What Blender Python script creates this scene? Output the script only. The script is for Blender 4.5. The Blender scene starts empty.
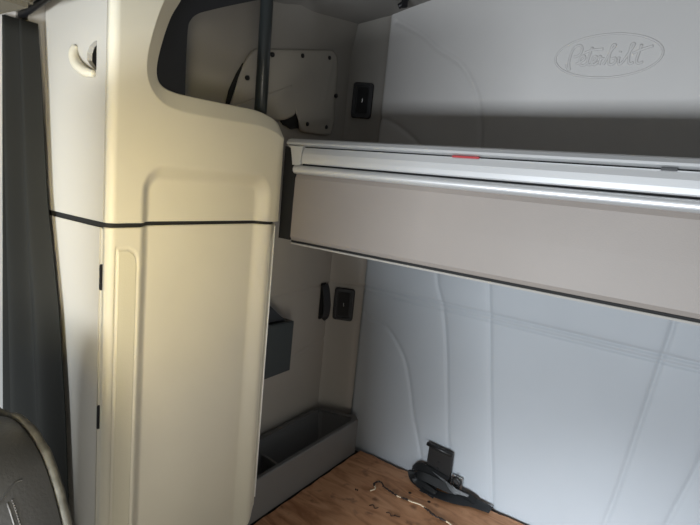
import bpy, bmesh, math, random
import numpy as np
from mathutils import Vector, Matrix
random.seed(4)

# ---------------------------------------------------------------- camera
sc = bpy.context.scene
COL = sc.collection
cam_d = bpy.data.cameras.new('camera')
cam = bpy.data.objects.new('camera', cam_d)
COL.objects.link(cam)
cam_d.sensor_width = 36.0
cam_d.lens = 504.0 / 700.0 * 36.0
cam_d.clip_start = 0.02
right = Vector((0.81767, 0.56723, 0.09830))
up = Vector((-0.17171, 0.07733, 0.98211))
fwd = Vector((-0.54948, 0.81992, -0.16063))
m = Matrix((right, up, -fwd)).transposed().to_4x4()
cam.matrix_world = m
sc.camera = cam

# ---------------------------------------------------------------- world
w = bpy.data.worlds.new('sky')
sc.world = w
w.use_nodes = True
bg = w.node_tree.nodes['Background']
bg.inputs[0].default_value = (0.80, 0.90, 1.0, 1)
bg.inputs[1].default_value = 0.15

def area(name, loc, target, sx, sy, power, color, spread=180):
    l = bpy.data.lights.new(name, 'AREA')
    l.shape = 'RECTANGLE'
    l.size, l.size_y = sx, sy
    l.energy = power
    l.color = color
    l.spread = math.radians(spread)
    o = bpy.data.objects.new(name, l)
    COL.objects.link(o)
    o.location = loc
    d = Vector(target) - Vector(loc)
    o.rotation_euler = d.to_track_quat('-Z', 'Y').to_euler()
    return o

# daylight through the windshield (low, since the sleeper floor is raised) and the side window, then added fill lamps
area('windshield_daylight', (-0.38, -1.20, -0.60), (-0.25, 2.0, -0.66), 0.58, 0.22, 80, (0.86, 0.93, 1.0))
area('side_window_daylight', (0.72, -0.75, -0.50), (-1.35, 0.46, -0.30), 0.35, 0.30, 2.9, (1.0, 0.95, 0.86), 46)
area('warm_fill', (0.55, -0.55, -0.12), (-1.10, 0.62, -0.16), 0.25, 0.30, 0.75, (1.0, 0.80, 0.30), 30)  # added warm fill for the cabinet front, no lamp fitted here
area('low_wall_fill', (0.0, -0.9, -1.10), (0.0, 2.0, -1.80), 0.6, 0.25, 7, (0.84, 0.92, 1.0), 42)  # added low fill, brightens the foot of the back wall
area('low_cabinet_fill', (0.80, -0.35, -1.25), (-1.15, 0.85, -0.95), 0.4, 0.4, 2.8, (1.0, 0.95, 0.84), 84)  # added low fill for the lower cabinet, no opening here

sc.view_settings.view_transform = 'Standard'
sc.view_settings.look = 'None'
sc.view_settings.gamma = 1.0
sc.view_settings.use_curve_mapping = False
sc.view_settings.exposure = 0.0

# ---------------------------------------------------------------- materials
def mat(name, col, rough=0.6, metal=0.0, bump=0.0, bscale=400, var=0.0, vscale=6, spec=0.5, sheen=0.0):
    M = bpy.data.materials.new(name)
    M.use_nodes = True
    nt = M.node_tree
    b = nt.nodes['Principled BSDF']
    b.inputs['Base Color'].default_value = (*col, 1)
    b.inputs['Roughness'].default_value = rough
    b.inputs['Metallic'].default_value = metal
    b.inputs['Specular IOR Level'].default_value = spec
    if sheen:
        b.inputs['Sheen Weight'].default_value = sheen
    tc = nt.nodes.new('ShaderNodeTexCoord')
    if var:
        n = nt.nodes.new('ShaderNodeTexNoise')
        n.inputs['Scale'].default_value = vscale
        n.inputs['Detail'].default_value = 5
        nt.links.new(tc.outputs['Object'], n.inputs['Vector'])
        r = nt.nodes.new('ShaderNodeValToRGB')
        r.color_ramp.elements[0].position = 0.3
        r.color_ramp.elements[1].position = 0.7
        r.color_ramp.elements[0].color = (*[c * (1 - var) for c in col], 1)
        r.color_ramp.elements[1].color = (*[min(1, c * (1 + var)) for c in col], 1)
        nt.links.new(n.outputs['Fac'], r.inputs['Fac'])
        nt.links.new(r.outputs['Color'], b.inputs['Base Color'])
    if bump:
        n = nt.nodes.new('ShaderNodeTexNoise')
        n.inputs['Scale'].default_value = bscale
        n.inputs['Detail'].default_value = 3
        nt.links.new(tc.outputs['Object'], n.inputs['Vector'])
        bp = nt.nodes.new('ShaderNodeBump')
        bp.inputs['Strength'].default_value = bump
        bp.inputs['Distance'].default_value = 0.001
        nt.links.new(n.outputs['Fac'], bp.inputs['Height'])
        nt.links.new(bp.outputs['Normal'], b.inputs['Normal'])
    return M

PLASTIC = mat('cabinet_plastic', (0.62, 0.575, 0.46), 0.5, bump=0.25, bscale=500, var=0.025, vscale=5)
PLASTIC2 = mat('grip_strip_plastic', (0.60, 0.555, 0.42), 0.5, bump=0.3, bscale=300)  # slightly yellower than the door plastic
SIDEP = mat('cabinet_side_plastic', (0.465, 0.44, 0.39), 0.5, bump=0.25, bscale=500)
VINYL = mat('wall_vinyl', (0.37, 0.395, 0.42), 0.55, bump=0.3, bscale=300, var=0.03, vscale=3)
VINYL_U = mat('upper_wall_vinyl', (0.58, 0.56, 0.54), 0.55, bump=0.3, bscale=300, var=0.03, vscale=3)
PANT = mat('bounce_damper_cloth', (0.03, 0.03, 0.03), 0.9)  # near-black, for the unseen slab that soaks up bounce
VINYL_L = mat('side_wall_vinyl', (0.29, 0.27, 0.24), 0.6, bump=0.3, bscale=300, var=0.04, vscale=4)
HEADB = mat('brown_header', (0.11, 0.095, 0.065), 0.9, bump=1.0, bscale=150)
HEAD = mat('headliner', (0.27, 0.255, 0.235), 0.85, bump=0.5, bscale=500)
BUNKP = mat('bunk_panel_vinyl', (0.24, 0.208, 0.184), 0.55, bump=0.3, bscale=300, var=0.05, vscale=3)
ALU = mat('bunk_rail_aluminium', (0.60, 0.60, 0.60), 0.42, metal=0.55)
BLACK = mat('black_plastic', (0.007, 0.007, 0.008), 0.45, bump=0.2)
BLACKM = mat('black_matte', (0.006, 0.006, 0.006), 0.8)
GREYD = mat('dark_slate_plastic', (0.022, 0.028, 0.028), 0.5, bump=0.3)
BING = mat('grey_bin_plastic', (0.15, 0.147, 0.14), 0.5, bump=0.3, bscale=300)
POLE = mat('pole_rubber', (0.022, 0.026, 0.026), 0.35)
CURT = mat('curtain_cloth', (0.020, 0.020, 0.018), 0.95, bump=0.6, bscale=900, spec=0.15)
LEATHER = mat('seat_leather', (0.052, 0.052, 0.052), 0.42, bump=0.6, bscale=220)
SEATF = mat('seat_side_cloth', (0.085, 0.08, 0.065), 0.95, bump=1.0, bscale=160, var=0.35, vscale=60)
STITCH = mat('stitch_thread', (0.11, 0.105, 0.10), 0.7)
STEEL = mat('bright_steel', (0.75, 0.75, 0.74), 0.25, metal=1.0)
BLKMET = mat('black_painted_steel', (0.012, 0.012, 0.012), 0.42)
WEB = mat('belt_webbing', (0.010, 0.011, 0.012), 0.42, bump=0.7, bscale=500)
RED = mat('red_tape', (0.32, 0.02, 0.025), 0.5)
CREAM = mat('cream_insulation', (0.72, 0.60, 0.42), 0.5)
BROWNW = mat('dark_brown_sheath', (0.022, 0.012, 0.008), 0.7)
COVER = mat('flap_vinyl', (0.37, 0.345, 0.30), 0.6, bump=0.3, bscale=300)
FLOORM = mat('floor_rubber', (0.03, 0.03, 0.03), 0.8)
CABIN = mat('cab_trim', (0.12, 0.115, 0.11), 0.7, bump=0.3)
EDGE_HL = mat('painted_edge_highlight', (0.80, 0.79, 0.76), 0.4)  # near-white, paints the light caught along the door edge
PALE = mat('pillar_trim', (0.55, 0.53, 0.50), 0.6, bump=0.3)
GLASS = bpy.data.materials.new('window_glass')
GLASS.use_nodes = True
GLASS.node_tree.nodes['Principled BSDF'].inputs['Transmission Weight'].default_value = 1
GLASS.node_tree.nodes['Principled BSDF'].inputs['Roughness'].default_value = 0.0
GLASS.node_tree.nodes['Principled BSDF'].inputs['IOR'].default_value = 1.05

def wood():
    M = bpy.data.materials.new('plywood')
    M.use_nodes = True
    nt = M.node_tree
    b = nt.nodes['Principled BSDF']
    b.inputs['Roughness'].default_value = 0.6
    tc = nt.nodes.new('ShaderNodeTexCoord')
    mp = nt.nodes.new('ShaderNodeMapping')
    mp.inputs['Scale'].default_value = (2.2, 8, 1)
    mp.inputs['Rotation'].default_value = (0, 0, 0.12)
    nt.links.new(tc.outputs['Object'], mp.inputs['Vector'])
    n = nt.nodes.new('ShaderNodeTexNoise')
    n.inputs['Scale'].default_value = 2.2
    n.inputs['Detail'].default_value = 9
    n.inputs['Distortion'].default_value = 1.6
    nt.links.new(mp.outputs['Vector'], n.inputs['Vector'])
    r = nt.nodes.new('ShaderNodeValToRGB')
    e = r.color_ramp.elements
    e[0].position = 0.30; e[0].color = (0.38, 0.16, 0.066, 1)
    e[1].position = 0.72; e[1].color = (0.72, 0.39, 0.215, 1)
    x = e.new(0.52); x.color = (0.62, 0.31, 0.155, 1)
    nt.links.new(n.outputs['Fac'], r.inputs['Fac'])
    n2 = nt.nodes.new('ShaderNodeTexNoise')
    n2.inputs['Scale'].default_value = 14
    n2.inputs['Detail'].default_value = 4
    nt.links.new(tc.outputs['Object'], n2.inputs['Vector'])
    r2 = nt.nodes.new('ShaderNodeValToRGB')
    r2.color_ramp.elements[0].position = 0.27; r2.color_ramp.elements[0].color = (0.25, 0.2, 0.2, 1)
    r2.color_ramp.elements[1].position = 0.40; r2.color_ramp.elements[1].color = (1, 1, 1, 1)
    nt.links.new(n2.outputs['Fac'], r2.inputs['Fac'])
    mx = nt.nodes.new('ShaderNodeMixRGB')
    mx.blend_type = 'MULTIPLY'
    mx.inputs[0].default_value = 0.8
    nt.links.new(r.outputs['Color'], mx.inputs[1])
    nt.links.new(r2.outputs['Color'], mx.inputs[2])
    nt.links.new(mx.outputs[0], b.inputs['Base Color'])
    bp = nt.nodes.new('ShaderNodeBump')
    bp.inputs['Strength'].default_value = 0.4
    bp.inputs['Distance'].default_value = 0.002
    nt.links.new(n.outputs['Fac'], bp.inputs['Height'])
    nt.links.new(bp.outputs['Normal'], b.inputs['Normal'])
    return M
WOOD = wood()

# ---------------------------------------------------------------- helpers
def link(name, me, material, parent=None, smooth=False):
    o = bpy.data.objects.new(name, me)
    COL.objects.link(o)
    me.materials.append(material)
    if smooth:
        me.shade_smooth()
    if parent is not None:
        o.parent = parent
        o.matrix_parent_inverse = Matrix.Translation(-parent.location)
    return o

def from_bm(name, bm, material, parent=None, smooth=False):
    bmesh.ops.recalc_face_normals(bm, faces=bm.faces[:])
    me = bpy.data.meshes.new(name)
    bm.to_mesh(me)
    bm.free()
    return link(name, me, material, parent, smooth)

def thing(name, label, cat, loc=(0, 0, 0), group=None):
    o = bpy.data.objects.new(name, None)
    COL.objects.link(o)
    o.location = loc
    o['label'] = label
    o['category'] = cat
    if group:
        o['group'] = group
    return o

def tag(o, label, cat, group=None):
    o['label'] = label
    o['category'] = cat
    if group:
        o['group'] = group
    return o

def struct(o):
    o['kind'] = 'structure'
    return o

def add_box(bm, x0, x1, y0, y1, z0, z1, bev=0.0, seg=2):
    vs = [bm.verts.new(p) for p in ((x0, y0, z0), (x1, y0, z0), (x1, y1, z0), (x0, y1, z0),
                                    (x0, y0, z1), (x1, y0, z1), (x1, y1, z1), (x0, y1, z1))]
    fs = [bm.faces.new([vs[i] for i in f]) for f in ((0, 3, 2, 1), (4, 5, 6, 7), (0, 1, 5, 4), (1, 2, 6, 5), (2, 3, 7, 6), (3, 0, 4, 7))]
    if bev:
        es = list({e for f in fs for e in f.edges})
        bmesh.ops.bevel(bm, geom=es, offset=bev, segments=seg, affect='EDGES')

def box(name, x0, x1, y0, y1, z0, z1, material, parent=None, bev=0.0):
    bm = bmesh.new()
    add_box(bm, x0, x1, y0, y1, z0, z1, bev)
    return from_bm(name, bm, material, parent)

def add_prism(bm, poly, fn, a0, a1, bev=0.0, seg=2):
    """poly = 2D outline, fn(u, v, a) -> xyz"""
    A = [bm.verts.new(fn(u, v, a0)) for u, v in poly]
    B = [bm.verts.new(fn(u, v, a1)) for u, v in poly]
    n = len(poly)
    f0 = bm.faces.new(A)
    f1 = bm.faces.new(B[::-1])
    for i in range(n):
        bm.faces.new((A[i], B[i], B[(i + 1) % n], A[(i + 1) % n]))
    if bev:
        es = list(f1.edges) + list(f0.edges)
        bmesh.ops.bevel(bm, geom=es, offset=bev, segments=seg, affect='EDGES')

YZ = lambda u, v, a: (a, u, v)
XZ = lambda u, v, a: (u, a, v)
XY = lambda u, v, a: (u, v, a)

def smooth_path(pts, k=8, closed=False):
    P = [Vector(p) for p in pts]
    out = []
    n = len(P)
    rng = n if closed else n - 1
    for i in range(rng):
        p0 = P[i - 1] if (i > 0 or closed) else P[0]
        p1 = P[i]
        p2 = P[(i + 1) % n]
        p3 = P[(i + 2) % n] if (i + 2 < n or closed) else P[-1]
        for j in range(k):
            t = j / k
            out.append(0.5 * ((2 * p1) + (p2 - p0) * t + (2 * p0 - 5 * p1 + 4 * p2 - p3) * t * t + (3 * p1 - p0 - 3 * p2 + p3) * t ** 3))
    if not closed:
        out.append(P[-1])
    return out

def add_tube(bm, pts, r, seg=8, closed=False, flat=None):
    """sweep; r scalar or list; flat = (normal vector, factor) squashes along it"""
    P = [Vector(p) for p in pts]
    n = len(P)
    rings = []
    prev = None
    for i, p in enumerate(P):
        if closed:
            t = P[(i + 1) % n] - P[i - 1]
        else:
            t = P[min(i + 1, n - 1)] - P[max(i - 1, 0)]
        if t.length < 1e-9:
            t = Vector((0, 0, 1))
        t.normalize()
        if prev is None:
            a = Vector((0, 0, 1)) if abs(t.z) < 0.9 else Vector((0, 1, 0))
            u = t.cross(a).normalized()
        else:
            u = (prev - t * prev.dot(t)).normalized()
        prev = u
        v = t.cross(u)
        rr = r[i] if isinstance(r, (list, tuple)) else r
        ring = []
        for k in range(seg):
            a = 2 * math.pi * k / seg
            off = (u * math.cos(a) + v * math.sin(a)) * rr
            if flat:
                nn, fac = flat
                nn = Vector(nn)
                off = off - nn * off.dot(nn) * (1 - fac)
            ring.append(bm.verts.new(p + off))
        rings.append(ring)
    m_ = n if closed else n - 1
    for i in range(m_):
        A, B = rings[i], rings[(i + 1) % n]
        for k in range(seg):
            bm.faces.new((A[k], A[(k + 1) % seg], B[(k + 1) % seg], B[k]))
    if not closed:
        bm.faces.new(rings[0][::-1])
        bm.faces.new(rings[-1])

def add_ribbon(bm, pts, wdir, width, thick):
    """flat strap; wdir = width directions per point"""
    P = [Vector(p) for p in pts]
    n = len(P)
    rings = []
    for i, p in enumerate(P):
        t = (P[min(i + 1, n - 1)] - P[max(i - 1, 0)]).normalized()
        wd = Vector(wdir[i] if isinstance(wdir, list) else wdir)
        wd = (wd - t * wd.dot(t)).normalized()
        nn = t.cross(wd)
        rings.append([bm.verts.new(p + wd * (sx * width / 2) + nn * (sy * thick / 2)) for sx, sy in ((-1, -1), (1, -1), (1, 1), (-1, 1))])
    for i in range(n - 1):
        for k in range(4):
            bm.faces.new((rings[i][k], rings[i][(k + 1) % 4], rings[i + 1][(k + 1) % 4], rings[i + 1][k]))
    bm.faces.new(rings[0][::-1])
    bm.faces.new(rings[-1])

def grid_mesh(name, P, material, parent=None, thick=0.0, off=-1):
    """P: numpy (nu, nv, 3)"""
    nu, nv = P.shape[:2]
    idx = np.arange(nu * nv).reshape(nu, nv)
    F = np.stack([idx[:-1, :-1], idx[1:, :-1], idx[1:, 1:], idx[:-1, 1:]], -1).reshape(-1, 4)
    me = bpy.data.meshes.new(name)
    me.from_pydata(P.reshape(-1, 3).tolist(), [], F.tolist())
    o = link(name, me, material, parent, True)
    if thick:
        s = o.modifiers.new('thickness', 'SOLIDIFY')
        s.thickness = thick
        s.offset = off
    return o

def dist_poly(X, Z, pts):
    d = np.full(X.shape, 1e9)
    for (ax, az), (bx_, bz) in zip(pts[:-1], pts[1:]):
        dx, dz = bx_ - ax, bz - az
        L = dx * dx + dz * dz
        t = np.clip(((X - ax) * dx + (Z - az) * dz) / L, 0, 1)
        d = np.minimum(d, np.hypot(X - ax - t * dx, Z - az - t * dz))
    return d

def sm2(pts, k=8):
    return [(p[0], p[1]) for p in smooth_path([(a, b, 0) for a, b in pts], k)]

def sstep(x):
    x = np.clip(x, 0, 1)
    return x * x * (3 - 2 * x)

def roundrect(u0, u1, v0, v1, r, k=5):
    out = []
    for cu, cv, a0 in ((u1 - r, v1 - r, 0), (u0 + r, v1 - r, 90), (u0 + r, v0 + r, 180), (u1 - r, v0 + r, 270)):
        for i in range(k + 1):
            a = math.radians(a0 + 90 * i / k)
            out.append((cu + r * math.cos(a), cv + r * math.sin(a)))
    return out

# ================================================================ setting
struct(box('floor', -1.45, 0.95, -1.6, 2.1, -1.96, -1.90, FLOORM))
MIR = lambda pts: [(-0.70 - x, z) for x, z in pts]

# --- back wall, lower padded panel and upper panel with pressed seams
def back_panel(name, x0, x1, z0, z1, seams, material, parent=None, step=0.006, edge=0.012):
    xs = np.linspace(x0, x1, int((x1 - x0) / step) + 1)
    zs = np.linspace(z0, z1, int((z1 - z0) / step) + 1)
    X, Z = np.meshgrid(xs, zs, indexing='ij')
    Y = np.full(X.shape, 2.0)
    for pts, depth, sig in seams:
        d = dist_poly(X, Z, pts)
        Y += depth * np.exp(-(d / sig) ** 2)
        Y += 0.35 * depth * np.exp(-(d / (3.2 * sig)) ** 2)
    e = np.minimum(X - x0, x1 - X)
    Y += edge * (1 - sstep(e / 0.014))
    P = np.stack([X, Y, Z], -1)[:, ::-1]
    return grid_mesh(name, P, material, parent)

low = []
a1 = sm2([(-1.236, -0.612), (-1.206, -0.633), (-1.13, -0.645), (-1.073, -0.678), (-0.991, -0.776), (-0.945, -0.90), (-0.91, -1.03), (-0.855, -1.183), (-0.83, -1.31)])
s2 = sm2([(-0.90, -0.20), (-0.879, -0.388), (-0.836, -0.499), (-0.80, -0.653), (-0.765, -0.872), (-0.735, -1.06), (-0.70, -1.2), (-0.68, -1.31)])
s3 = sm2([(-0.69, -0.20), (-0.663, -0.305), (-0.65, -0.369), (-0.612, -0.60), (-0.58, -0.814), (-0.504, -1.272), (-0.49, -1.35)])
s4 = sm2([(0.0, -0.20), (-0.007, -0.374), (-0.02, -0.506), (-0.048, -0.791), (-0.078, -1.08), (-0.12, -1.35)])
s5 = sm2([(0.20, -0.20), (0.185, -0.50), (0.145, -0.81), (0.106, -1.011), (0.07, -1.2), (0.03, -1.35)])
for s in (s2, s3, s4, s5):
    low.append((s, 0.0045, 0.007))
low.append((a1, 0.0045, 0.008))
low.append((MIR(a1), 0.0045, 0.008))
low.append(([(-1.26, -0.484), (0.7, -0.484)], 0.005, 0.004))
low.append(([(-1.26, -0.508), (0.7, -0.508)], 0.004, 0.004))
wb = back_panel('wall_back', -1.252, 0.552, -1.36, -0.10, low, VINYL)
struct(wb)
upp = []
u1 = sm2([(-1.225, 0.70), (-1.19, 0.685), (-1.09, 0.632), (-1.002, 0.569), (-0.905, 0.513), (-0.845, 0.445), (-0.803, 0.366), (-0.775, 0.25), (-0.765, 0.10)])
u2 = sm2([(-1.262, 0.29), (-1.20, 0.275), (-1.13, 0.24), (-1.059, 0.191), (-1.0, 0.12)])
for s in (u1, u2):
    upp.append((s, 0.006, 0.009))
    upp.append((MIR(s), 0.006, 0.009))
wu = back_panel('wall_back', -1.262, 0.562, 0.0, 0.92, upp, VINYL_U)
struct(wu)
struct(box('wall_back', -1.50, 0.80, 2.02, 2.08, -1.9, 1.0, VINYL))

# pressed maker's mark in the upper panel
LOGO = [[(-0.4856, 0.4893), (-0.481, 0.4756), (-0.473, 0.4697), (-0.478, 0.4913), (-0.4771, 0.5149), (-0.4715, 0.5382), (-0.4604, 0.5508), (-0.4475, 0.5516), (-0.4404, 0.5403), (-0.4432, 0.5249), (-0.4547, 0.5154), (-0.466, 0.5136)], [(-0.4544, 0.4895), (-0.4384, 0.4951), (-0.4266, 0.507), (-0.4312, 0.5165), (-0.4397, 0.5123), (-0.4428, 0.4984), (-0.4369, 0.4856), (-0.4259, 0.4836), (-0.4152, 0.4925)], [(-0.4079, 0.5445), (-0.4138, 0.5118), (-0.4155, 0.494), (-0.4093, 0.4837), (-0.4009, 0.4872)], [(-0.4312, 0.5258), (-0.4084, 0.5338), (-0.3705, 0.5362)], [(-0.4026, 0.4888), (-0.3914, 0.4976), (-0.3872, 0.5081), (-0.3947, 0.5131), (-0.4014, 0.5042), (-0.4006, 0.4903), (-0.3921, 0.4838), (-0.3812, 0.494)], [(-0.3812, 0.5032), (-0.3789, 0.5116), (-0.3747, 0.5083), (-0.3755, 0.4953), (-0.3757, 0.4831), (-0.3743, 0.4968), (-0.3696, 0.5042), (-0.3636, 0.5032)], [(-0.3632, 0.4825), (-0.3553, 0.5012), (-0.3452, 0.5272), (-0.3344, 0.5446), (-0.3421, 0.5481), (-0.3469, 0.5288), (-0.348, 0.5009), (-0.3447, 0.4848), (-0.3343, 0.4828), (-0.3259, 0.4931), (-0.3291, 0.5038), (-0.3402, 0.5013)], [(-0.3167, 0.5062), (-0.3168, 0.4896), (-0.3113, 0.4819), (-0.304, 0.4891)], [(-0.3164, 0.5211), (-0.315, 0.5255)], [(-0.3038, 0.4876), (-0.2912, 0.5131), (-0.2789, 0.5383), (-0.2777, 0.5477), (-0.2843, 0.546), (-0.2869, 0.5203), (-0.2858, 0.4927), (-0.2791, 0.482), (-0.2704, 0.4876)], [(-0.254, 0.544), (-0.2601, 0.5078), (-0.2612, 0.4901), (-0.2544, 0.4824), (-0.2418, 0.4877)], [(-0.2779, 0.5161), (-0.2512, 0.5278), (-0.2194, 0.5375)]]
bm = bmesh.new()
for s in LOGO:
    p = smooth_path([(x, 2.0, z) for x, z in s], 5)
    add_tube(bm, p, 0.0046, 8)
from_bm('raised_lettering', bm, VINYL_U, wu, True)
bm = bmesh.new()
el = []
for i in range(72):
    a = 2 * math.pi * i / 72
    el.append((-0.3575 + 0.170 * math.cos(a), 2.0, 0.512 + 0.0725 * math.sin(a)))
add_tube(bm, el, 0.0040, 8, True)
from_bm('raised_oval', bm, VINYL_U, wu, True)

# --- corner pillar between back wall and left wall
def corner(name, z0, z1, groove):
    zs = np.linspace(z0, z1, int((z1 - z0) / 0.006) + 1)
    prof = smooth_path([(-1.405, 1.925, 0), (-1.385, 1.940, 0), (-1.33, 1.968, 0), (-1.27, 1.995, 0), (-1.245, 2.025, 0)], 6)
    P = np.zeros((len(prof), len(zs), 3))
    for i, p in enumerate(prof):
        for j, z in enumerate(zs):
            g = 0.005 * math.exp(-((z + 0.49) / 0.005) ** 2) if groove else 0
            P[i, j] = (p.x - g * 0.4, p.y + g, z)
    return grid_mesh(name, P[:, ::-1], VINYL_L)
struct(corner('wall_corner_lower', -1.36, -0.05, True))
struct(corner('wall_corner_upper', -0.05, 0.85, False))

# --- left wall
ys = np.linspace(0.60, 1.935, 224)
zs = np.linspace(-1.36, 0.80, 361)
Yg, Zg = np.meshgrid(ys, zs, indexing='ij')
Xg = np.full(Yg.shape, -1.40)
for pts, dp, sg in (([(0.6, -0.52), (1.55, -0.51), (1.94, -0.497)], 0.005, 0.005),
                    ([(0.6, -0.86), (1.68, -0.812), (1.94, -0.775)], 0.004, 0.005)):
    Xg -= dp * np.exp(-(dist_poly(Yg, Zg, pts) / sg) ** 2)
Xg += 0.02 * sstep((Zg - 0.52) / 0.2)
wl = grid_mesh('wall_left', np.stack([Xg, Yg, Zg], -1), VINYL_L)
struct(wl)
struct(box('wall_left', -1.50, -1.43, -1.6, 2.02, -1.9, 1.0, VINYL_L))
struct(box('trim_2', -1.43, -1.18, 0.20, 0.52, 0.280, 0.60, HEADB, bev=0.01))   # header over the curtain
struct(box('trim_1', -1.43, -1.40, 0.30, 0.58, -1.9, 0.55, PALE, bev=0.006))   # pale pillar beside the curtain

# --- right wall, front and ceiling
def slab_hole(name, y0, y1, z0, z1, hy0, hy1, hz0, hz1, x0, x1, material):
    bm = bmesh.new()
    add_box(bm, x0, x1, y0, hy0, z0, z1)
    add_box(bm, x0, x1, hy1, y1, z0, z1)
    add_box(bm, x0, x1, hy0, hy1, z0, hz0)
    add_box(bm, x0, x1, hy0, hy1, hz1, z1)
    return from_bm(name, bm, material)
struct(slab_hole('wall_right', -1.6, 2.1, -1.9, 1.0, -0.05, 0.55, -0.5, 0.08, 0.95, 1.0, CABIN))
bm = bmesh.new()
add_box(bm, -1.5, 1.0, -1.6, -1.5, -1.9, -1.15)
add_box(bm, -1.5, 1.0, -1.6, -1.5, -0.45, 1.0)
struct(from_bm('wall_front', bm, CABIN))
struct(box('window_1', -1.5, 0.95, -1.56, -1.55, -1.15, -0.45, GLASS))
struct(box('window_2', 0.972, 0.978, -0.05, 0.55, -0.5, 0.08, GLASS))

xs = np.linspace(-1.42, 0.98, 120)
ys = np.linspace(-1.6, 2.05, 90)
Xc, Yc = np.meshgrid(xs, ys, indexing='ij')
c = np.abs(Xc + 0.30) / 1.12
base = 0.672 + 0.14 * (np.clip(Yc, 1.2, 3) - 1.97) + 0.06 * (np.clip(Yc, -3, 1.2) - 1.2)
Zc = base + 0.155 * (1 - c ** 2.2) + 0.006
Zc += 0.012 * np.exp(-((Yc - 1.55) / 0.05) ** 2)
ceil = grid_mesh('ceiling', np.stack([Xc, Yc, Zc], -1)[:, ::-1], HEAD)
struct(ceil)
struct(box('ceiling', -1.5, 1.0, -1.6, 2.1, 0.92, 0.98, HEAD))

# ================================================================ storage cabinet
CX = -1.10
cab = thing('storage_cabinet', 'tall cream moulded storage cabinet with an arched front recess beside the grey curtain', 'cabinet', (-1.25, 0.92, -1.9))

open_pts = sm2([(0.885, 0.515), (0.852, 0.445), (0.829, 0.393), (0.803, 0.346), (0.783, 0.288), (0.770, 0.231), (0.772, 0.197), (0.788, 0.180), (0.82, 0.173), (0.855, 0.172), (0.92, 0.173), (1.02, 0.175), (1.105, 0.176), (1.16, 0.168), (1.195, 0.158), (1.209, 0.153)], 12)
def resample(pts, n):
    P = np.array(pts)
    d = np.r_[0, np.cumsum(np.hypot(*np.diff(P, axis=0).T))]
    t = np.linspace(0, d[-1], n)
    return np.stack([np.interp(t, d, P[:, 0]), np.interp(t, d, P[:, 1])], -1)

def recess(Y, Z, zbot=-2.0):
    u0, u1, vt, r = 0.733, 1.150, -0.022, 0.055
    cy_, cz_ = (u0 + u1) / 2, (vt + zbot) / 2
    qx = np.abs(Y - cy_) - ((u1 - u0) / 2 - r)
    qz = np.abs(Z - cz_) - ((vt - zbot) / 2 - r)
    sd = np.hypot(np.maximum(qx, 0), np.maximum(qz, 0)) + np.minimum(np.maximum(qx, qz), 0) - r
    return 0.030 * sstep((0.016 - sd) / 0.046)

def face_x(Y, Z, y_left=0.638, roll=1.168, rd=0.022):
    X = np.full(Y.shape, CX)
    X -= recess(Y, Z)
    dl = np.clip(Y - y_left, 0, 0.020)
    X -= 0.020 - np.sqrt(np.clip(0.020 ** 2 - (0.020 - dl) ** 2, 0, None))
    X -= rd * sstep((Y - roll) / 0.05)
    return X

# upper front panel, wrapped round the opening
N, T = 320, 110
A = resample(open_pts, N)
outl = [(0.620, 0.50), (0.621, 0.3), (0.622, 0.1), (0.624, -0.152)] + [(y, -0.152 - 0.002 * (y - 0.62)) for y in np.linspace(0.66, 1.213, 12)]
B = np.zeros((N, 2))
# correspondence: first 45% of the rim maps to the left edge, the rest to the lower edge
kc = int(N * 0.40)
lf = resample([(0.638, 0.50), (0.638, 0.1), (0.638, -0.152)], kc)
bt = resample([(0.638, -0.152), (1.213, -0.1535)], N - kc + 1)[1:]
B[:kc] = lf
B[kc:] = bt
t = np.linspace(0, 1, T) ** 1.0
Y2 = A[:, None, 0] * (1 - t) + B[:, None, 0] * t
Z2 = A[:, None, 1] * (1 - t) + B[:, None, 1] * t
X2 = face_x(Y2, Z2, roll=1.18, rd=0.008)
de = dist_poly(Y2, Z2, [tuple(p) for p in A[::3]] + [tuple(A[-1])])
X2 -= 0.030 * np.clip(1 - de / 0.046, 0, 1)
grid_mesh('upper_panel', np.stack([X2, Y2, Z2], -1), PLASTIC, cab, 0.012, 1)

# lower door
ys = np.r_[np.linspace(0.638, 0.66, 16)[:-1], np.linspace(0.66, 1.213, 240)]
zs = np.linspace(-1.215, -0.163, 260)
Yd, Zd = np.meshgrid(ys, zs, indexing='ij')
# chamfered lower rear corner
cut = np.clip((Yd - 1.165) / 0.048, 0, 1) * 0.045
f = (Zd - zs[0]) / (zs[-1] - zs[0])
Zd = zs[0] + cut + f * (zs[-1] - zs[0] - cut)
Xd = face_x(Yd, Zd)
strip_l = [(0.660, -1.5), (0.660, -0.212), (0.690, -0.214), (0.704, -0.222), (0.712, -0.236), (0.714, -0.255), (0.716, -1.5)]
strip_r = [(1.208, -0.200), (1.198, -0.204), (1.188, -0.215), (1.182, -0.235), (1.180, -0.26), (1.180, -1.125), (1.187, -1.145), (1.20, -1.150), (1.208, -1.14)]
Xd -= 0.0035 * np.exp(-(dist_poly(Yd, Zd, strip_l) / 0.0028) ** 2)
Xd -= 0.0035 * np.exp(-(dist_poly(Yd, Zd, strip_r) / 0.0028) ** 2)
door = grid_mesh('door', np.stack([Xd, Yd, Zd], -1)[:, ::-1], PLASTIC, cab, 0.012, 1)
bm = bmesh.new()
add_prism(bm, [(0.6645, -1.19), (0.6645, -0.217), (0.688, -0.218), (0.700, -0.226), (0.708, -0.238), (0.710, -0.256), (0.7115, -1.19)], YZ, CX - 0.006, CX + 0.0012, 0.001, 1)
o = from_bm('grip_strip', bm, PLASTIC2, door)
o['label'] = 'narrow slightly yellower strip let into the door beside the hinges'
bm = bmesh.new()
add_tube(bm, [(CX - 0.0215, 1.2145, -0.17), (CX - 0.0215, 1.2145, -0.6), (CX - 0.0215, 1.2145, -1.14)], 0.0028, 8)
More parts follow.
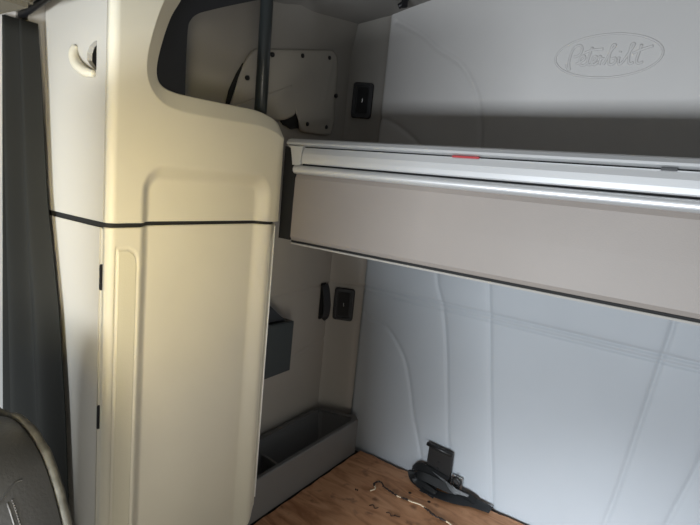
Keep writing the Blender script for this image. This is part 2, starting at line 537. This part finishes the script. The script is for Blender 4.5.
from_bm('edge_highlight', bm, EDGE_HL, door, True)  # highlight on the lit door edge, built as a pale bead
for z in (-0.283, -0.636):
    box('hinge', CX - 0.0295, CX - 0.0225, 0.6345, 0.643, z - 0.031, z + 0.031, BLACK, door, 0.002)

# side panels (facing the cab), with a black gasket between upper and lower
sx0, sx1 = -1.397, CX - 0.0235
bm = bmesh.new()
# upper side panel with a pull opening near its edge
def side_outline():
    hx = -1.162
    return [(sx0, -0.152), (hx, -0.152), (hx, 0.186), (hx - 0.010, 0.190), (hx - 0.028, 0.200), (hx - 0.040, 0.210),
            (hx - 0.040, 0.226), (hx - 0.030, 0.240), (hx - 0.012, 0.248), (hx, 0.250), (hx, 0.50), (sx0, 0.50)]
add_prism(bm, side_outline(), XZ, 0.6385, 0.650)
add_box(bm, -1.162, sx1, 0.6385, 0.650, -0.152, 0.50)
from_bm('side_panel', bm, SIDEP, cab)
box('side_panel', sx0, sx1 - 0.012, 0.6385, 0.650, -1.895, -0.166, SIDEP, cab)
box('hinge_flange', sx1 - 0.0105, sx1 - 0.001, 0.6405, 0.652, -1.895, -0.168, PLASTIC, cab)
# dark pocket and cream lip of the pull
box('pull_pocket', -1.20, -1.140, 0.665, 0.675, 0.15, 0.27, BLACKM, cab)
bm = bmesh.new()
lip = smooth_path([(-1.250, 0.636, 0.243), (-1.249, 0.632, 0.228), (-1.241, 0.630, 0.212), (-1.222, 0.629, 0.196), (-1.196, 0.629, 0.184), (-1.176, 0.631, 0.179), (-1.163, 0.634, 0.178)], 8)
n_ = len(lip)
add_tube(bm, lip, [0.004 + 0.0085 * math.sin(math.pi * (i + 1) / (n_ + 1)) ** 0.5 for i in range(n_)], 10)
from_bm('pull_lip', bm, PLASTIC, cab, True)
# carcass
bm = bmesh.new()
add_box(bm, -1.395, CX - 0.045, 1.185, 1.197, -1.895, 0.10)
add_box(bm, -1.395, CX - 0.045, 0.651, 1.184, 0.09, 0.10)
add_box(bm, -1.395, CX - 0.045, 0.651, 1.184, -0.165, -0.155)
add_box(bm, -1.395, CX - 0.045, 0.651, 1.184, -1.895, -1.885)
from_bm('carcass', bm, SIDEP, cab)
box('plinth', CX - 0.060, CX - 0.038, 0.651, 1.195, -1.895, -1.205, BLACKM, cab)
# gasket line
bm = bmesh.new()
add_box(bm, sx0, CX - 0.015, 0.642, 0.650, -0.166, -0.152)
yy = np.r_[np.linspace(0.640, 0.66, 10), np.linspace(0.67, 1.208, 90)]
xf = face_x(yy, np.full(yy.shape, -0.159)) - 0.006
add_prism(bm, [(float(x), float(y)) for x, y in zip(xf, yy)] + [(float(x) - 0.006, float(y)) for x, y in zip(xf[::-1], yy[::-1])], XY, -0.1645, -0.1518)
from_bm('gasket', bm, BLACKM, cab)
# black surround lining the opening
inner = sm2([(0.870, 0.120), (0.866, 0.163), (0.864, 0.25), (0.865, 0.336), (0.873, 0.362), (0.894, 0.383), (0.935, 0.405), (1.00, 0.437), (1.104, 0.486)], 6)
outer = [(1.0, 0.53), (0.70, 0.53), (0.70, 0.120)]
bm = bmesh.new()
add_prism(bm, inner + outer, YZ, -1.152, -1.146)
from_bm('opening_surround', bm, BLACK, cab)

# pole standing on the cabinet's sill
pole = thing('support_pole', 'slim black vertical pole rising from the cabinet sill to the ceiling', 'pole', (-1.165, 1.157, 0.101))
bm = bmesh.new()
add_tube(bm, [(-1.165, 1.160, 0.110), (-1.165, 1.157, 0.35), (-1.165, 1.153, 0.62)], 0.0195, 20)
from_bm('tube', bm, POLE, pole, True)
bm = bmesh.new()
add_tube(bm, [(-1.165, 1.160, 0.1005), (-1.165, 1.160, 0.112)], 0.022, 20)
from_bm('foot_cap', bm, BLACK, pole, True)

# ================================================================ upper bunk
BY = 1.22
bunk = thing('upper_bunk', 'folding upper bunk with silver front rail and taupe panel along the back wall', 'bunk bed', (-0.2, 1.6, -0.22))
# fabric-covered front panel
X0, X1 = -1.060, 0.93
bm = bmesh.new()
pr = [(BY + 0.012, 0.004), (BY + 0.006, -0.01), (BY + 0.004, -0.10), (BY + 0.004, -0.196), (BY + 0.010, -0.208), (BY + 0.03, -0.208), (BY + 0.03, 0.004)]
add_prism(bm, pr, lambda u, v, a: (a, u, v), X0, X1, 0.0)
from_bm('front_panel', bm, BUNKP, bunk)
box('lower_gasket', X0 + 0.004, X1, BY + 0.006, BY + 0.028, -0.2135, -0.2080, BLACKM, bunk)
box('lower_trim', X0 + 0.004, X1, BY + 0.002, BY + 0.03, -0.2195, -0.2140, VINYL_L, bunk, 0.001)
# extruded rail: top lip, inset face, round bead
bm = bmesh.new()
lipp = [(BY + 0.055, 0.112), (BY + 0.02, 0.112), (BY + 0.006, 0.108), (BY - 0.002, 0.099), (BY - 0.003, 0.093), (BY + 0.010, 0.088), (BY + 0.055, 0.088)]
add_prism(bm, lipp, YZ, -1.100, X1)
from_bm('rail_lip', bm, ALU, bunk)
bm = bmesh.new()
add_prism(bm, [(BY + 0.055, 0.084), (BY + 0.004, 0.084), (BY + 0.001, 0.080), (BY - 0.004, 0.066), (BY - 0.006, 0.050), (BY - 0.0065, 0.038), (BY - 0.003, 0.035), (BY + 0.055, 0.035)], YZ, -1.030, X1)
from_bm('rail_face', bm, ALU, bunk)
bm = bmesh.new()
bead = []
for i in range(13):
    a = math.radians(75 - 210 * i / 12)
    bead.append((BY + 0.006 - 0.017 * math.cos(a) * 1.0, 0.0165 + 0.0135 * math.sin(a)))
bead = [(BY + 0.035, 0.030)] + [(BY + 0.004 - 0.014 * math.cos(math.radians(90 - 180 * i / 12)), 0.0165 + 0.0135 * math.sin(math.radians(90 - 180 * i / 12))) for i in range(13)] + [(BY + 0.035, 0.003)]
add_prism(bm, bead, YZ, -1.060, X1)
from_bm('rail_bead', bm, ALU, bunk)
box('rail_backing', -1.072, X1, BY + 0.012, BY + 0.05, 0.003, 0.100, BLACKM, bunk)
# end cap, rounded, beyond the inset face
bm = bmesh.new()
add_prism(bm, [(-1.100, 0.088), (-1.096, 0.086), (-1.080, 0.083), (-1.074, 0.060), (-1.072, 0.030), (-1.040, 0.030), (-1.036, 0.060), (-1.034, 0.0882)], XZ, BY - 0.002, BY + 0.05, 0.002)
from_bm('end_cap', bm, ALU, bunk)
# bunk pan behind, reaching the wall
box('bunk_pan', -1.055, X1, BY + 0.051, 1.97, -0.205, 0.02, BUNKP, bunk)
box('bounce_damper', -1.05, X1, BY + 0.06, 1.965, 0.0205, 0.075, PANT, bunk, 0.01)  # unseen dark slab, added to cut bounce onto the wall above
box('side_bracket', -1.112, -1.064, BY + 0.006, BY + 0.05, -0.208, 0.086, BLACKM, bunk)
box('wall_mount', -1.39, -1.056, BY + 0.50, BY + 0.60, -0.15, -0.03, BLACKM, bunk)
bm = bmesh.new()
add_box(bm, -0.540, -0.468, BY + 0.001, BY + 0.012, 0.0825, 0.0880, 0.001)
o = from_bm('strap_tab', bm, RED, bunk)
o['label'] = 'red strap end caught in the rail slot'
box('latch', -0.080, -0.050, BY + 0.001, BY + 0.012, 0.0825, 0.0890, BLACK, bunk, 0.001)

# ================================================================ access flap on the left wall
flap = thing('access_flap', 'loose taupe vinyl access flap held by snaps on the side wall above the bunk', 'cover panel', (-1.39, 1.53, 0.2))
fo = sm2([(1.232, 0.205), (1.248, 0.26), (1.269, 0.315), (1.295, 0.375), (1.322, 0.411), (1.359, 0.432), (1.45, 0.452), (1.586, 0.485), (1.70, 0.513), (1.775, 0.530), (1.808, 0.522), (1.820, 0.495), (1.830, 0.42), (1.836, 0.339), (1.834, 0.25), (1.826, 0.200), (1.80, 0.185), (1.70, 0.178), (1.615, 0.180), (1.600, 0.22), (1.595, 0.255), (1.56, 0.228), (1.50, 0.204), (1.40, 0.190), (1.30, 0.187)], 4)
# triangulated sheet with wrinkles
bm = bmesh.new()
add_prism(bm, fo, YZ, 0, 0.0)
bm.free()
cen = (1.53, 0.34)
R_ = 26
fo_a = np.array(fo)
rr = np.linspace(0, 1, R_)
Pf = np.zeros((len(fo) + 1, R_, 3))
for i in range(len(fo) + 1):
    q = fo_a[i % len(fo)]
    for j, t_ in enumerate(rr):
        y = cen[0] + (q[0] - cen[0]) * t_
        z = cen[1] + (q[1] - cen[1]) * t_
        x = -1.386
        x += 0.004 * math.exp(-((y - 1.755 - 0.15 * (z - 0.4)) / 0.012) ** 2) * min(1, max(0, (z - 0.2) * 6))
        x += 0.005 * math.exp(-((z - 0.235 - 0.25 * (y - 1.7)) / 0.02) ** 2) * max(0, min(1, (y - 1.6) * 6))
        x += 0.003 * math.sin(y * 23 + z * 9) * math.sin(z * 17)
        x += 0.005 * math.exp(-((y - 1.245) ** 2 + (z - 0.28) ** 2) / 0.0016)
        x += 0.006 * math.exp(-((y - 1.59) ** 2 + (z - 0.20) ** 2) / 0.0012)
        x -= 0.007 * (t_ ** 12)
        Pf[i, j] = (x, y, z)
cover = grid_mesh('cover', Pf[::-1], COVER, flap, 0.003)
for y, z in ((1.301, 0.318), (1.417, 0.425), (1.583, 0.462), (1.754, 0.496), (1.825, 0.355), (1.646, 0.209), (1.774, 0.215)):
    bm = bmesh.new()
    add_tube(bm, [(-1.392, y, z), (-1.379, y, z), (-1.376, y, z)], [0.0085, 0.0085, 0.005], 14)
    from_bm('snap', bm, BLACK, flap, True)
# black patches laid on the wall, standing in for shade behind lifted edges
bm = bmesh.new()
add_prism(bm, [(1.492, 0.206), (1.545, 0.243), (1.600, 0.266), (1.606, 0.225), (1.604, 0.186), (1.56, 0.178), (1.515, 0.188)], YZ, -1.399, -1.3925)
from_bm('flap_shade_patch', bm, BLACKM, flap)
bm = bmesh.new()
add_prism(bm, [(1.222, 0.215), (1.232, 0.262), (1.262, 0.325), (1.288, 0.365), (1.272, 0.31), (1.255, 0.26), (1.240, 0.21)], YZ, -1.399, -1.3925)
from_bm('flap_shade_patch', bm, BLACKM, flap)

# ================================================================ control plates on the corner pillar
def control_plate(name, label, cx_, cz_, w_, h_, y_):
    ang = math.atan2(0.07, 0.15)
    ca, sa = math.cos(ang), math.sin(ang)
    t_ = thing(name, label, 'control plate', (cx_, y_, cz_), 'black control plates on the corner pillar')
    def fn(u, v, a):
        return (cx_ + u * ca + a * sa, y_ + u * sa - a * ca, cz_ + v)
    bm = bmesh.new()
    ou = roundrect(-w_ / 2, w_ / 2, -h_ / 2, h_ / 2, 0.014)
    inn = roundrect(-w_ / 2 + 0.014, w_ / 2 - 0.014, -h_ / 2 + 0.014, h_ / 2 - 0.014, 0.008)
    n = len(ou)
    r0 = [bm.verts.new(fn(u, v, -0.004)) for u, v in ou]
    r1 = [bm.verts.new(fn(u, v, 0.008)) for u, v in ou]
    r2 = [bm.verts.new(fn(u * 0.94, v * 0.97, 0.012)) for u, v in ou]
    r3 = [bm.verts.new(fn(u, v, 0.012)) for u, v in inn]
    r4 = [bm.verts.new(fn(u, v, 0.004)) for u, v in inn]
    for A_, B_ in ((r0, r1), (r1, r2), (r2, r3), (r3, r4)):
        for i in range(n):
            bm.faces.new((A_[i], A_[(i + 1) % n], B_[(i + 1) % n], B_[i]))
    bm.faces.new(r4)
    bm.faces.new(r0[::-1])
    from_bm('bezel', bm, BLACK, t_)
    bm = bmesh.new()
    add_prism(bm, roundrect(-w_ / 2 + 0.022, w_ / 2 - 0.022, -h_ / 2 + 0.022, h_ / 2 - 0.022, 0.005), fn, 0.0042, 0.009, 0.001)
    from_bm('rocker', bm, BLACKM, t_)
    bm = bmesh.new()
    add_prism(bm, roundrect(-0.0012, 0.0012, -0.009, 0.009, 0.001), fn, 0.009, 0.0098)
    o = from_bm('indicator', bm, STEEL, t_)
    o['label'] = 'thin pale indicator mark'
    return t_
control_plate('control_plate', 'black rectangular control plate on the corner pillar above the bunk', -1.335, 0.359, 0.092, 0.155, 1.962)
control_plate('control_plate', 'black rectangular control plate on the corner pillar below the bunk', -1.328, -0.592, 0.098, 0.158, 1.965)

# strap clip beside the lower plate
clip = thing('strap_clip', 'narrow curved black clip on the side wall beside the lower control plate', 'clip', (-1.39, 1.87, -0.57))
bm = bmesh.new()
p = smooth_path([(-1.388, 1.868, -0.490), (-1.376, 1.872, -0.510), (-1.366, 1.876, -0.55), (-1.362, 1.882, -0.60), (-1.368, 1.880, -0.640), (-1.384, 1.872, -0.655)], 6)
p = [Vector((-1.388 + (q.x + 1.388) * 0.6, q.y + 0.006, q.z - 0.008)) for q in p]
add_ribbon(bm, p, (0.35, 1, 0), 0.040, 0.012)
bmesh.ops.bevel(bm, geom=bm.edges[:], offset=0.002, segments=1, affect='EDGES')
from_bm('strap', bm, BLACK, clip)
box('wall_pad', -1.399, -1.389, 1.860, 1.894, -0.665, -0.490, BLACKM, clip, 0.003)

# dark box holder on the left wall
hold = thing('wall_holder', 'dark slate box holder fixed to the side wall behind the cabinet', 'holder', (-1.37, 1.5, -0.75))
bm = bmesh.new()
add_prism(bm, [(1.30, -0.815), (1.30, -0.585), (1.571, -0.600), (1.569, -0.815)], lambda u, v, a: (a, u, v), -1.398, -1.300, 0.004)
from_bm('body', bm, GREYD, hold)
bm = bmesh.new()
add_prism(bm, [(1.30, -0.583), (1.30, -0.50), (1.425, -0.502), (1.455, -0.530), (1.490, -0.562), (1.540, -0.590), (1.540, -0.597)], YZ, -1.390, -1.325, 0.003)
from_bm('top_bracket', bm, BLACK, hold)

# ================================================================ grey bin along the wall
binn = thing('storage_bin', 'long open grey moulded bin along the side wall next to the plywood', 'bin', (-1.28, 1.6, -1.30))
ou = [(-1.165, 1.21), (-1.165, 1.945), (-1.190, 1.968), (-1.36, 1.920), (-1.388, 1.905), (-1.388, 1.21)]
inn = [(-1.184, 1.23), (-1.184, 1.915), (-1.200, 1.935), (-1.345, 1.895), (-1.362, 1.882), (-1.362, 1.23)]
inb = [(-1.190, 1.28), (-1.190, 1.86), (-1.205, 1.875), (-1.300, 1.85), (-1.310, 1.84), (-1.310, 1.28)]
bm = bmesh.new()
zt = -1.122
L = [[(x, y, -1.293) for x, y in ou], [(x, y, zt - 0.004) for x, y in ou], [(x + 0.004 * (1 if x < -1.3 else -1), y - 0.003, zt) for x, y in ou],
     [(x, y, zt) for x, y in inn], [(x, y, zt - 0.008) for x, y in inn], [(x, y, -1.265) for x, y in inb]]
V = [[bm.verts.new(p) for p in ring] for ring in L]
for A_, B_ in zip(V[:-1], V[1:]):
    for i in range(6):
        bm.faces.new((A_[i], A_[(i + 1) % 6], B_[(i + 1) % 6], B_[i]))
bm.faces.new(V[0][::-1])
bm.faces.new(V[-1])
from_bm('shell', bm, BING, binn)
bm = bmesh.new()
add_prism(bm, [(-1.192, -1.262), (-1.192, -1.20), (-1.22, -1.175), (-1.28, -1.165), (-1.325, -1.165), (-1.325, -1.20), (-1.308, -1.262)], XZ, 1.455, 1.467, 0.002)
from_bm('divider', bm, BING, binn)

# ================================================================ lower bunk base and plywood board
base = tag(box('bunk_base', -1.385, 0.90, 1.215, 1.995, -1.895, -1.3145, BLACKM), 'dark carcass of the lower bunk carrying the plywood board', 'bunk base')
bm = bmesh.new()
edge = [(-1.150, 1.215)]
for i in range(25):
    y = 1.215 + (1.978 - 1.215) * i / 24
    edge.append((-1.156 + 0.002 * math.sin(i * 1.7), y))
for i in range(60):
    x = -1.15 + (0.88 + 1.15) * i / 59
    edge.append((x, 1.978 + 0.004 * math.sin(i * 0.9) - 0.003 * math.sin(i * 2.3)))
edge += [(0.88, 1.215)]
add_prism(bm, edge[1:], XY, -1.314, -1.294)
ply = tag(from_bm('plywood_board', bm, WOOD), 'bare reddish brown plywood board at the foot of the back wall', 'board')
for x, y in ((-0.809, 1.844), (-0.719, 1.845)):
    bm = bmesh.new()
    add_tube(bm, [(x, y, -1.2942), (x, y, -1.2930)], 0.007, 12)
    from_bm('screw_head', bm, BROWNW, ply)

# frayed wire lying on the board
wire = thing('frayed_wire', 'frayed brown wire with bare cream lengths lying on the plywood', 'wire', (-0.8, 1.78, -1.294))
wp = smooth_path([(-0.941, 1.731, -1.289), (-0.930, 1.754, -1.285), (-0.949, 1.775, -1.280), (-0.937, 1.806, -1.280), (-0.909, 1.793, -1.286), (-0.865, 1.786, -1.289), (-0.832, 1.780, -1.289), (-0.806, 1.786, -1.289), (-0.768, 1.785, -1.287), (-0.734, 1.791, -1.286), (-0.694, 1.784, -1.288), (-0.653, 1.772, -1.289), (-0.609, 1.772, -1.288), (-0.560, 1.755, -1.289), (-0.50, 1.73, -1.289)], 8)
def seg_tube(name, i0, i1, r, material):
    bm = bmesh.new()
    q = [p_ + Vector((0, random.uniform(-.002, .002), 0)) if material is BROWNW else p_ for p_ in wp[i0:i1 + 1]]
    rad = [r * random.uniform(0.6, 1.35) for _ in q] if material is BROWNW else r
    add_tube(bm, q, rad, 7)
    return from_bm(name, bm, material, wire, True)
seg_tube('sheath', 12, 46, 0.0038, BROWNW)
seg_tube('sheath', 52, 60, 0.0038, BROWNW)
seg_tube('sheath', 76, 96, 0.0040, BROWNW)
seg_tube('sheath', 104, 112, 0.0036, BROWNW)
for a_, b_ in ((0, 13), (46, 53), (60, 77), (96, 105), (20, 24)):
    o = seg_tube('conductor', a_, b_, 0.0029, CREAM)
    o['label'] = 'bare cream length of the wire'
# wood shavings
for k, (x, y) in enumerate(((-0.875, 1.655), (-0.80, 1.66), (-0.775, 1.668), (-0.99, 1.70))):
    bm = bmesh.new()
    a = random.uniform(0, 3)
    p = smooth_path([(x + 0.02 * math.cos(a) * t_, y + 0.006 * math.sin(5 * t_ + k), -1.2915 + 0.001 * math.sin(4 * t_)) for t_ in (-1, -0.4, 0.3, 1)], 4)
    add_tube(bm, p, 0.0016, 6)
    tag(from_bm('wood_splinter', bm, BROWNW, None, True), 'tiny dark splinter lying loose on the plywood', 'splinter', 'dark splinters on the plywood')

# ================================================================ belt anchor and webbing
anc = thing('belt_anchor', 'upright black steel belt anchor plate against the back wall', 'bracket', (-0.75, 1.975, -1.294))
bm = bmesh.new()
fnA = lambda u, v, a: (u, a + (-0.010 if v < -1.2 else 0), v)
add_prism(bm, [(-0.806, -1.285), (-0.803, -1.118), (-0.702, -1.122), (-0.690, -1.135), (-0.690, -1.285)], XZ, 1.972, 1.984, 0.002)
from_bm('plate', bm, BLKMET, anc)
bm = bmesh.new()
add_tube(bm, [(-0.812, 1.969, -1.116), (-0.690, 1.969, -1.124)], 0.0085, 12)
from_bm('rolled_lip', bm, BLKMET, anc, True)
for zb in (-1.185, -1.215):
    bm = bmesh.new()
    add_tube(bm, [(-0.752, 1.973, zb), (-0.752, 1.969, zb)], 0.008, 14)
    from_bm('bolt', bm, BLACK, anc)
bm = bmesh.new()
add_box(bm, -0.686, -0.634, 1.980, 1.986, -1.285, -1.215, 0.001)
o = from_bm('wall_tab', bm, STEEL, anc)
o['label'] = 'bright metal tab behind the ring'
bm = bmesh.new()
ring = [(-0.660 + 0.017 * math.cos(2 * math.pi * i / 20), 1.970, -1.240 + 0.020 * math.sin(2 * math.pi * i / 20)) for i in range(20)]
add_tube(bm, ring, 0.0042, 8, True)
add_tube(bm, [(-0.660, 1.970, -1.222), (-0.660, 1.970, -1.203)], 0.003, 8)
add_box(bm, -0.675, -0.645, 1.964, 1.976, -1.285, -1.258, 0.002)
from_bm('ring', bm, BLKMET, anc, True)

webb = thing('belt_webbing', 'crumpled black belt webbing heaped on the plywood below the anchor plate', 'strap', (-0.72, 1.93, -1.294))
def strap(name, pts, wd, width, th=0.003):
    bm = bmesh.new()
    p = smooth_path([(x + 0.022 if x < -0.74 else x + 0.008, min(y, 1.955), -1.289 + (z + 1.289) * 0.72 + 0.0085) for x, y, z in pts], 8)
    if isinstance(wd, list):
        ww = smooth_path(wd, 8)
        wd = [tuple(v) for v in ww]
    add_ribbon(bm, p, wd, width, th)
    return from_bm(name, bm, WEB, webb)
# rolled bundle at the left end
strap('loop', [(-0.70, 1.955, -1.235), (-0.76, 1.950, -1.222), (-0.82, 1.950, -1.212), (-0.862, 1.955, -1.222), (-0.878, 1.945, -1.255), (-0.855, 1.925, -1.280), (-0.80, 1.905, -1.284), (-0.745, 1.897, -1.286)], (0, 0.8, 0.6), 0.038)
strap('loop', [(-0.645, 1.945, -1.268), (-0.70, 1.935, -1.256), (-0.76, 1.925, -1.244), (-0.815, 1.920, -1.238), (-0.846, 1.922, -1.252), (-0.835, 1.915, -1.276), (-0.78, 1.895, -1.283), (-0.72, 1.885, -1.288)], (0, 0.65, 0.75), 0.034)
strap('loop', [(-0.60, 1.950, -1.275), (-0.66, 1.940, -1.262), (-0.72, 1.945, -1.240), (-0.79, 1.948, -1.230), (-0.83, 1.945, -1.248), (-0.80, 1.93, -1.270), (-0.73, 1.915, -1.279)], (0, 0.35, 0.9), 0.028)
strap('tail', [(-0.800, 1.893, -1.288), (-0.74, 1.893, -1.286), (-0.68, 1.900, -1.285), (-0.63, 1.920, -1.285), (-0.585, 1.945, -1.286), (-0.53, 1.955, -1.288), (-0.50, 1.962, -1.290)],
      [(0, 1, 0.1), (0, 1, 0.1), (0, 1, 0.15), (0, 1, 0.3), (0, 1, 0.35), (0, 1, 0.2), (0, 1, 0)], 0.046)
strap('tail', [(-0.70, 1.950, -1.272), (-0.65, 1.948, -1.262), (-0.60, 1.955, -1.266), (-0.565, 1.962, -1.278)], (0, 0.8, 0.6), 0.026)

# ================================================================ curtain and rail
cur = thing('privacy_curtain', 'dark grey curtain hanging in folds between the cabinet and the side pillar', 'curtain', (-1.25, 0.55, -1.8))
NU, NV = 90, 60
Pc = np.zeros((NU, NV, 3))
for j in range(NV):
    z = 0.296 - 2.10 * j / (NV - 1)
    xr = np.interp(-z, [-0.36, -0.275, -0.19, 0.112, 0.403, 0.632, 1.0, 1.8], [-1.392, -1.384, -1.374, -1.348, -1.292, -1.262, -1.225, -1.18])
    xl = -1.397
    for i in range(NU):
        s = i / (NU - 1)
        x = xl + (xr - xl) * s
        amp = 0.008 + 0.008 * min(1, max(0, (0.3 - z) / 1.0))
        y = 0.540 + 0.066 * s + amp * (0.15 + 0.85 * min(1, s * 3)) * math.sin(s * 2 * math.pi * 2.2 + 0.6 + 0.3 * z) + 0.005 * math.sin(s * 21 + 2 * z)
        Pc[i, j] = (x, y, z)
grid_mesh('cloth', Pc, CURT, cur, 0.004)
bm = bmesh.new()
add_tube(bm, [(-1.398, 0.585, 0.308), (-1.36, 0.585, 0.316), (-1.26, 0.585, 0.336), (-1.1, 0.585, 0.37), (-0.9, 0.585, 0.41)], 0.008, 12)
tag(from_bm('curtain_rail', bm, BLACK, None, True), 'thin black curtain rail running up from the pillar at the top', 'rail')

# ceiling hook
hook = thing('ceiling_hook', 'small black clip hanging from the ceiling near the rear corner', 'hook', (-1.12, 1.88, 0.74))
bm = bmesh.new()
add_tube(bm, smooth_path([(-1.118, 1.90, 0.80), (-1.122, 1.895, 0.75), (-1.133, 1.885, 0.725), (-1.148, 1.880, 0.715)], 5), 0.011, 10)
from_bm('stem', bm, BLACK, hook, True)
bm = bmesh.new()
add_box(bm, -1.135, -1.108, 1.875, 1.888, 0.708, 0.75, 0.003)
from_bm('tab', bm, BLACK, hook)

# ================================================================ seat
seat = thing('leather_seat', 'dark grey leather seat back with stitched seams in front of the curtain', 'seat', (-0.80, 0.25, -1.9))
prof = [(-0.60, -1.35), (-0.603, -1.0), (-0.618, -0.70), (-0.640, -0.585), (-0.668, -0.528), (-0.697, -0.479), (-0.733, -0.438), (-0.781, -0.415), (-0.831, -0.411), (-0.886, -0.424), (-0.95, -0.427), (-1.02, -0.44), (-1.06, -0.48), (-1.085, -0.6), (-1.10, -1.0), (-1.10, -1.35)]
pr = sm2([(x - 0.006, z - 0.010) for x, z in prof], 5)
cx_, cz_ = -0.83, -0.85
def off(p, s):
    q = Vector((p[0] - cx_, p[1] - cz_))
    L_ = q.length
    q = q * ((L_ - s) / L_)
    return (cx_ + q.x, cz_ + q.y)
def shell(name, spec, material, wob=0.0):
    bm = bmesh.new()
    rings = [[bm.verts.new((off(p, s)[0] + wob * math.sin(i * 2.1), y, off(p, s)[1] + wob * math.sin(i * 1.3))) for i, p in enumerate(pr)] for y, s in spec]
    for A_, B_ in zip(rings[:-1], rings[1:]):
        for i in range(len(pr) - 1):
            bm.faces.new((A_[i], A_[i + 1], B_[i + 1], B_[i]))
    bm.faces.new(rings[0])
    bm.faces.new(rings[-1])
    return from_bm(name, bm, material, seat, True)
shell('front_cover', [(0.150, 0.40), (0.140, 0.20), (0.142, 0.10), (0.155, 0.045), (0.180, 0.022), (0.22, 0.010), (0.27, 0.004), (0.332, 0.004), (0.336, 0.008), (0.336, 0.3)], LEATHER)
o = shell('side_band', [(0.3365, 0.3), (0.3365, 0.004), (0.338, 0.0), (0.344, 0.0), (0.349, 0.005), (0.352, 0.03), (0.352, 0.35)], SEATF, 0.0012)
o['label'] = 'paler fuzzy cloth band round the seat edge'
def on_side(k, y):
    return Vector((off(pr[k], 0.0035)[0], y, off(pr[k], 0.0035)[1]))
bm = bmesh.new()
add_tube(bm, [on_side(k, 0.276 + 0.0005 * (26 - k)) for k in range(26, 4, -1)], 0.0013, 6)
from_bm('piping', bm, STITCH, seat, True)
bm = bmesh.new()
add_tube(bm, smooth_path([on_side(26, 0.262), on_side(27, 0.276), on_side(28, 0.292), on_side(28, 0.300)], 5), 0.0012, 6)
from_bm('cross_seam', bm, LEATHER, seat, True)
for k in range(26, 12, -1):
    for f_ in (0.0, 0.33, 0.66):
        q = on_side(k, 0.282 + 0.0005 * (26 - k)).lerp(on_side(k - 1, 0.2825 + 0.0005 * (26 - k)), f_)
        bm = bmesh.new()
        add_box(bm, q.x - 0.001, q.x + 0.001, q.y - 0.0007, q.y + 0.0007, q.z - 0.0022, q.z + 0.0022)
        from_bm('stitch', bm, STITCH, seat)
box('seat_cushion', -1.10, -0.56, -0.25, 0.26, -1.46, -1.33, LEATHER, seat, 0.03)
box('shade_headrest', -0.95, -0.635, 0.03, 0.13, -0.50, -0.05, LEATHER, seat, 0.035)  # unseen headrest, added and sized to shade the bunk's left end
box('pedestal', -1.0, -0.66, -0.12, 0.2, -1.895, -1.45, BLACK, seat, 0.01)
